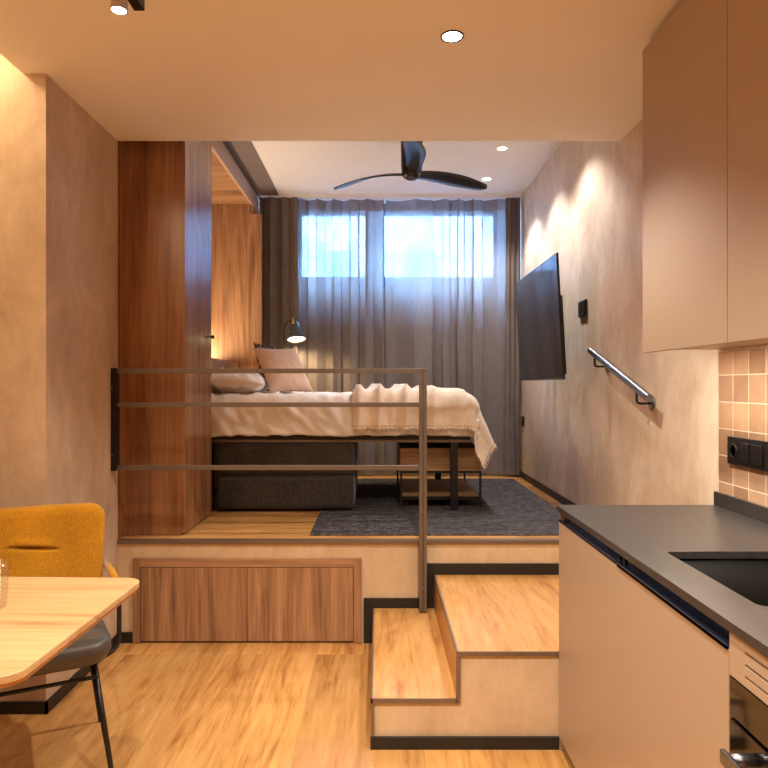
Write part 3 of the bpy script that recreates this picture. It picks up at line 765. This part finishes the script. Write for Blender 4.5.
def duvet_pt(a, b):
    hem = .02*noise.noise(Vector((a*2.3, 1, 1)))+.01*noise.noise(Vector((a*7, 2, 1)))
    p = drape(a, b, BX1+.02, BY0-.035, BY1+.03, 1.296, .085, .02)
    drop = max(0, 1.296-p.z)
    w_ = .012*noise.noise(Vector((a*5, b*5, 2)))+.009*noise.noise(Vector((a*14+b*4, b*10, 7)))+.016*abs(noise.noise(Vector((a*9+b*9, b*3-a*3, 11))))
    p.z += w_*(1 if drop < .03 else .3)
    if b < BY0+.04: p.y -= w_*1.6*min(1, drop*9)+.008*math.sin(a*17)*drop*4; p.z -= hem*min(1, drop*6)
    if a > BX1: p.x += w_
    if a < -.75: p.z += .012*noise.noise(Vector((a*12, b*9, 3)))
    return p
dv = sheet('duvet', BX0+.02, BX1+.16, BY0-.26, BY1+.2, 150, 110, duvet_pt, M['duvet'], .018, origin=(-.28, 4.87, 1.27)); tag(dv, 'white wrinkled duvet spread over the bed and hanging past its frame', 'duvet')

TA0, TA1, TB0, TB1 = -.165, BX1+.375, BY0-.245, BY1+.1
def fold(a):
    v = 0
    for c, h, wd_ in ((-.155, .042, .028), (-.02, .048, .030), (.06, .012, .03), (.155, .046, .034), (.25, .014, .03), (.34, .036, .045), (.50, .018, .05)):
        v += h*math.exp(-abs((a-c)/wd_)**1.5)
    return v
def throw_pt(a, b):
    aa = a+.035*math.sin(b*2.3+1)+.02*noise.noise(Vector((a*2, b*2, 5)))
    p = drape(a, b, BX1+.065, BY0-.06, BY1+.05, 1.318, .115, .40, 1.4)
    drop = max(0, 1.318-p.z); f = fold(aa)*(1.1 if drop < .05 else .95)+.006*noise.noise(Vector((a*10, b*10, 3)))
    if a < BX1-.03 and b >= BY0+.04: p.z += f
    elif b < BY0+.04 and a < BX1-.03:
        k = min(1, drop/.1); p.y -= f*k; p.z += f*(1-k)
        p.y += .38*max(0, drop-.1)*.85         # near side hangs straight, only the foot end flares
    else:
        p.x += f*.4; p.z += .01*math.sin(b*14)
        near = max(0, (BY0+.04)-b)
        if near > 0 and a > BX1-.03:
            k = min(1, (a-BX1+.03)/.25)
            p.y += .38*max(0, drop-.1)*.5*(1-k)
    return p
th = sheet('throw_blanket', TA0, TA1, TB0, TB1, 130, 110, throw_pt, M['throw'], .007, origin=(.2, 4.87, 1.3)); tag(th, 'cream fringed wool throw draped over the foot of the bed', 'blanket')
bm = bmesh.new(); rnd = random.Random(2)
def strand(p, d):
    q = p+d*.5+Vector((rnd.uniform(-.006, .006), rnd.uniform(-.004, .004), 0)); r2 = p+d+Vector((rnd.uniform(-.008, .008), rnd.uniform(-.004, .004), 0))
    tube(bm, [p, q, r2], [.0035, .003, .0018], 5)
for i in range(150):
    a = TA0+(TA1-TA0)*i/149; strand(throw_pt(a, TB0), Vector((.002, -.001, -.026)))
for i in range(100):
    b = TB0+(TB1-TB0)*i/99; strand(throw_pt(TA1, b), Vector((.014, 0, -.022)))
mk('fringe', bm, M['throw'], th, True)

def pillow(name, w_, h_, t_, loc, rot, mat, label, cat='pillow', wr=.008, seed=1, n=28, pinch=.07):
    bm = bmesh.new(); gs = []
    for sgn in (1, -1):
        g = []
        for i in range(n+1):
            r_ = []
            for j in range(n+1):
                u, v = -1+2*i/n, -1+2*j/n
                k = (max(0, 1-abs(u)**2.6)**.55)*(max(0, 1-abs(v)**2.6)**.55)
                x = u*w_/2*(1-pinch*(1-v*v)*abs(u)); y = v*h_/2*(1-pinch*(1-u*u)*abs(v))
                z = sgn*(k*t_/2+k*wr*noise.noise(Vector((u*3, v*3, seed+sgn)))+k*wr*.7*noise.noise(Vector((u*7+v*3, v*7, seed))))
                edge = i in (0, n) or j in (0, n)
                if edge and sgn == -1: r_.append(gs[0][i][j])
                else: r_.append(bm.verts.new((x, y, 0 if edge else z)))
            g.append(r_)
        gs.append(g)
        for i in range(n):
            for j in range(n):
                q = (g[i][j], g[i+1][j], g[i+1][j+1], g[i][j+1]); bm.faces.new(q if sgn == 1 else q[::-1])
    o = mk(name, bm, mat, None, True); o.location = loc; o.rotation_euler = rot; tag(o, label, cat); return o
R = math.radians
pillow('pillow', .40, .60, .15, (-.965, 4.60, 1.383), (0, R(5), R(3)), M['pillow'], 'white pillow lying flat at the head of the bed beside the wardrobe', wr=.03, seed=4)
pillow('pillow', .40, .48, .13, (-.965, 5.19, 1.375), (0, R(-14), R(-2)), M['pillow'], 'white pillow at the head of the bed on the curtain side', wr=.02, seed=9)
def upright(yaw, lean, roll=0):
    u = Vector((math.cos(yaw), math.sin(yaw), 0)); bk_ = Vector((-math.sin(yaw), math.cos(yaw), 0))
    v = Vector((0, 0, 1))*math.cos(lean)+bk_*math.sin(lean); n_ = u.cross(v)
    m3 = Matrix((u, v, n_)).transposed() @ Matrix.Rotation(roll, 3, 'Z'); return m3.to_euler()
pillow('cushion', .37, .38, .13, (-.672, 4.69, 1.468), upright(R(42), R(33), R(2)), M['peach'], 'peach linen cushion propped upright against the white pillow', 'cushion', seed=6, pinch=.1)
pillow('cushion', .36, .37, .10, (-.735, 4.85, 1.492), upright(R(42), R(33), R(-12)), M['check'], 'speckled black and white cushion behind the peach cushion', 'cushion', seed=2)

# ------------------------------------------------------------------ side table under the foot of the bed
tb = empty('low_table', (.42, 4.8, PZ), 'low oak box table with black metal frame under the foot of bed', 'table')
tx0, tx1, ty0, ty1 = .148, .688, 4.39, 5.20
z0 = PZ+.0095
bxz = box('box', [(tx0, tx1, ty0, ty1, .788, .94)], M['rustic'], tb, bev=.002)
box('shelf', (tx0+.012, tx1-.012, ty0+.01, ty1-.01, .600, .618), M['rustic'], tb, bev=.001)
box('frame', [(tx0, tx1, ty0, ty0+.014, .774, .7875), (tx0, tx1, ty1-.014, ty1, .774, .7875), (tx0, tx0+.014, ty0+.014, ty1-.014, .774, .7875), (tx1-.014, tx1, ty0+.014, ty1-.014, .774, .7875),
              (tx0+.012, tx1-.012, ty0, ty0+.0095, .595, .618)], M['black'], tb)
for x in (tx0, tx1-.014):
    for y in (ty0, ty1-.014): box('leg', (x-.0006 if x == tx0 else x, x+.014, y, y+.014, z0, .7735), M['black'], tb)

# ------------------------------------------------------------------ bedside lamp (floor standing behind the bed)
lp = empty('reading_lamp', (-.80, 5.63, PZ), 'gooseneck reading lamp with lit grey-green bell shade standing behind the cushions', 'lamp')
LX, LY = -.80, 5.63; s_ = 660/LY
hx, hz = -.722, 1.905
bm = bmesh.new(); lathe(bm, [(.10, PZ+.001), (.10, PZ+.015), (.02, PZ+.02)], (LX, LY, 0), 28); mk('base', bm, M['black'], lp, True)
pts = [(LX, LY, PZ+.02), (LX, LY, 1.83)]
for k in range(1, 9):
    a = PI-PI*.62*k/8; pts.append((LX+.048+.048*math.cos(a), LY, 1.83+.075*math.sin(a)))
pts.append((hx-.002, LY, 1.895))
bm = bmesh.new(); tube(bm, pts, .005, 10); mk('stem', bm, M['black'], lp, True)
Mr = Matrix.Rotation(R(-16), 4, 'X') @ Matrix.Rotation(R(-6), 4, 'Y')
prof = [(.010, .175), (.022, .165), (.040, .14), (.056, .105), (.066, .07), (.074, .03), (.083, 0)]
bm = bmesh.new(); lathe(bm, prof+[(r-.003, z) for r, z in prof[::-1]], (-.694, LY, 1.745), 32, Mr, close=False)
lathe(bm, [(.010, .175), (.001, .176)], (-.694, LY, 1.745), 32, Mr, close=False); sh = mk('lamp_shade', bm, M['teal'], lp, True)
bm = bmesh.new(); tube(bm, [(hx-.006, LY, 1.93), (hx, LY-.01, 1.88)], .009, 12); mk('joint', bm, M['brass'], lp, True)
bm = bmesh.new(); lathe(bm, [(.074, .012), (.074, .008)], (-.694, LY, 1.745), 32, Mr); mk('bulb', bm, M['lens_dim'], lp)
add_light('SPOT', 'bulb_light', (-.694, LY-.0, 1.735), 34, (1, .72, .38), lp, (R(14), 0, 0), spot_size=R(150), spot_blend=.6, shadow_soft_size=.04)

# ------------------------------------------------------------------ dining table, glass and chair
rot = lambda q: [(x+(y-1.45)*.03, y-(x+.76)*.03) for x, y in q]
dt = empty('dining_table', (-1.25, 1.73, 0), 'light oak dining table with rounded corners at the lower left', 'table')
bm = bmesh.new(); prism(bm, rot(rrect(-1.72, -.757, 1.375, 2.09, .055, 10)), .7305, .75); tp = bevel(mk('tabletop', bm, M['oak_light'], dt), .003)
bm = bmesh.new(); prism(bm, rot(rrect(-1.715, -.762, 1.380, 2.085, .055, 10)), .722, .7302); mk('edge_band', bm, M['oak_edge'], dt)
bm = bmesh.new(); lathe(bm, [(.23, .001), (.23, .012), (.03, .02), (.03, .70), (.09, .71), (.09, .7215)], (-1.45, 1.70, 0), 28); mk('pedestal', bm, M['black'], dt, True)
bm = bmesh.new(); gx, gy = -1.047, 1.81
lathe(bm, [(.001, .7505), (.024, .7505), (.0265, .756), (.033, .876), (.0318, .876), (.0255, .764), (.001, .762)], (gx, gy, 0), 36, close=False)
gl = mk('drinking_glass', bm, M['tumbler'], None, True, origin=(gx, gy, .75)); tag(gl, 'clear tumbler standing on the oak dining table at left edge', 'glass')

ch = empty('dining_chair', (-1.225, 2.335, 0), 'mustard and dark grey upholstered chair with black metal legs at the dining table', 'chair')
F = Vector((.46, -.888, 0)); Lt = Vector((.888, .46, 0)); cc = Vector((-1.225, 2.335, 0))
def P(l, f, z): return cc+Lt*l+F*f+Vector((0, 0, z))
# seat
bm = bmesh.new()
def seat_ring(sc_, z, dz): 
    out = []
    for x, y in rrect(-.235*sc_, .235*sc_, -.235*sc_, .24*sc_, .075*sc_, 8):
        out.append(bm.verts.new(P(x*(1-.10*max(0, -y)/.24), y, z+dz*(abs(x)/.235)**2)))
    return out
rg_ = [seat_ring(.80, .408, .01), seat_ring(1.0, .416, .012), seat_ring(1.05, .44, .014), seat_ring(1.04, .468, .016), seat_ring(.98, .483, .018), seat_ring(.7, .482, .014), seat_ring(.35, .476, .004)]
for a, b in zip(rg_, rg_[1:]):
    n = len(a)
    for k in range(n): bm.faces.new((a[k], a[(k+1) % n], b[(k+1) % n], b[k]))
bm.faces.new(rg_[0][::-1]); bm.faces.new(rg_[-1])
mk('seat', bm, M['leather'], ch, True)
# backrest: curved padded slab with a stitched crease
bm = bmesh.new(); NU, NV = 60, 90; front = []; back = []
def back_pt(u, v, s):  # u -1..1, v 0..1
    wv = .262-.02*(1-v); rc = .055/wv
    x = u*wv; z = .50+v*.388
    # rounded upper corners
    au = max(0, abs(u)-(1-rc)); top = .888
    if au > 0:
        dz = .055*(1-math.sqrt(max(0, 1-(au/rc)**2)))
        z = min(z, .50+v*(.388-dz)) if v > .5 else z
        z = .50+v*(.388-dz)
    f = -.215-.055*v+.05*u*u
    edge = min(1, (1-abs(u))/.10)*1.0; ev = min(1, (1-v)/.10, v/.1+.2)
    th = .012+.020*math.sqrt(max(0, 1-(1-edge)**2))*math.sqrt(max(0, 1-(1-ev)**2))
    if s > 0:
        for (uc, vc, ln, sl_) in ((.02, .60, .36, -.05),):
            q = (u-uc)/ln
            if abs(q) < 1:
                dv_ = v-(vc+sl_*q*.6); th -= .034*(1-q*q)*math.exp(-(dv_/.011)**2); th += .006*(1-q*q)*math.exp(-((dv_-.05)/.04)**2)
    return P(x, f+s*th, z)
for i in range(NU+1):
    u = -1+2*i/NU
    front.append([bm.verts.new(back_pt(u, j/NV, 1)) for j in range(NV+1)]); back.append([bm.verts.new(back_pt(u, j/NV, -1)) for j in range(NV+1)])
for i in range(NU):
    for j in range(NV):
        bm.faces.new((front[i][j], front[i+1][j], front[i+1][j+1], front[i][j+1])); bm.faces.new((back[i][j], back[i][j+1], back[i+1][j+1], back[i+1][j]))
for i in range(NU):
    bm.faces.new((front[i][0], back[i][0], back[i+1][0], front[i+1][0])); bm.faces.new((front[i][NV], front[i+1][NV], back[i+1][NV], back[i][NV]))
for j in range(NV):
    bm.faces.new((front[0][j], front[0][j+1], back[0][j+1], back[0][j])); bm.faces.new((front[NU][j], back[NU][j], back[NU][j+1], front[NU][j+1]))
bk = mk('backrest', bm, M['mustard'], ch, True); bk.modifiers.new('s', 'SUBSURF').render_levels = 1
for sg in (1, -1):
    bm = bmesh.new()
    tube(bm, bend([P(sg*.258, -.235, .645), P(sg*.270, -.10, .642), P(sg*.277, .125, .636), P(sg*.275, .135, .43), P(sg*.20, .15, .40), P(sg*.12, .12, .402)], .05), .008, 12)
    am = mk('arm_tube', bm, M['black'], ch, True)
    bm = bmesh.new(); tube(bm, [P(sg*.2585, -.232, .647), P(sg*.2705, -.10, .645), P(sg*.275, .03, .641)], .0135, 16); mk('arm_pad', bm, M['mustard'], am, True)
for sg in (1, -1):
    for (lf, ff, tf) in ((.248, .255, .15), (.245, -.25, -.13)):
        bm = bmesh.new(); tube(bm, [P(sg*.19, tf, .405), P(sg*lf, ff, .001)], [.0115, .008], 12); mk('leg', bm, M['black'], ch, True)
bm = bmesh.new(); tube(bm, [P(-.203, .172, .355), P(.203, .172, .355)], .007, 10); mk('stretcher', bm, M['black'], ch, True)
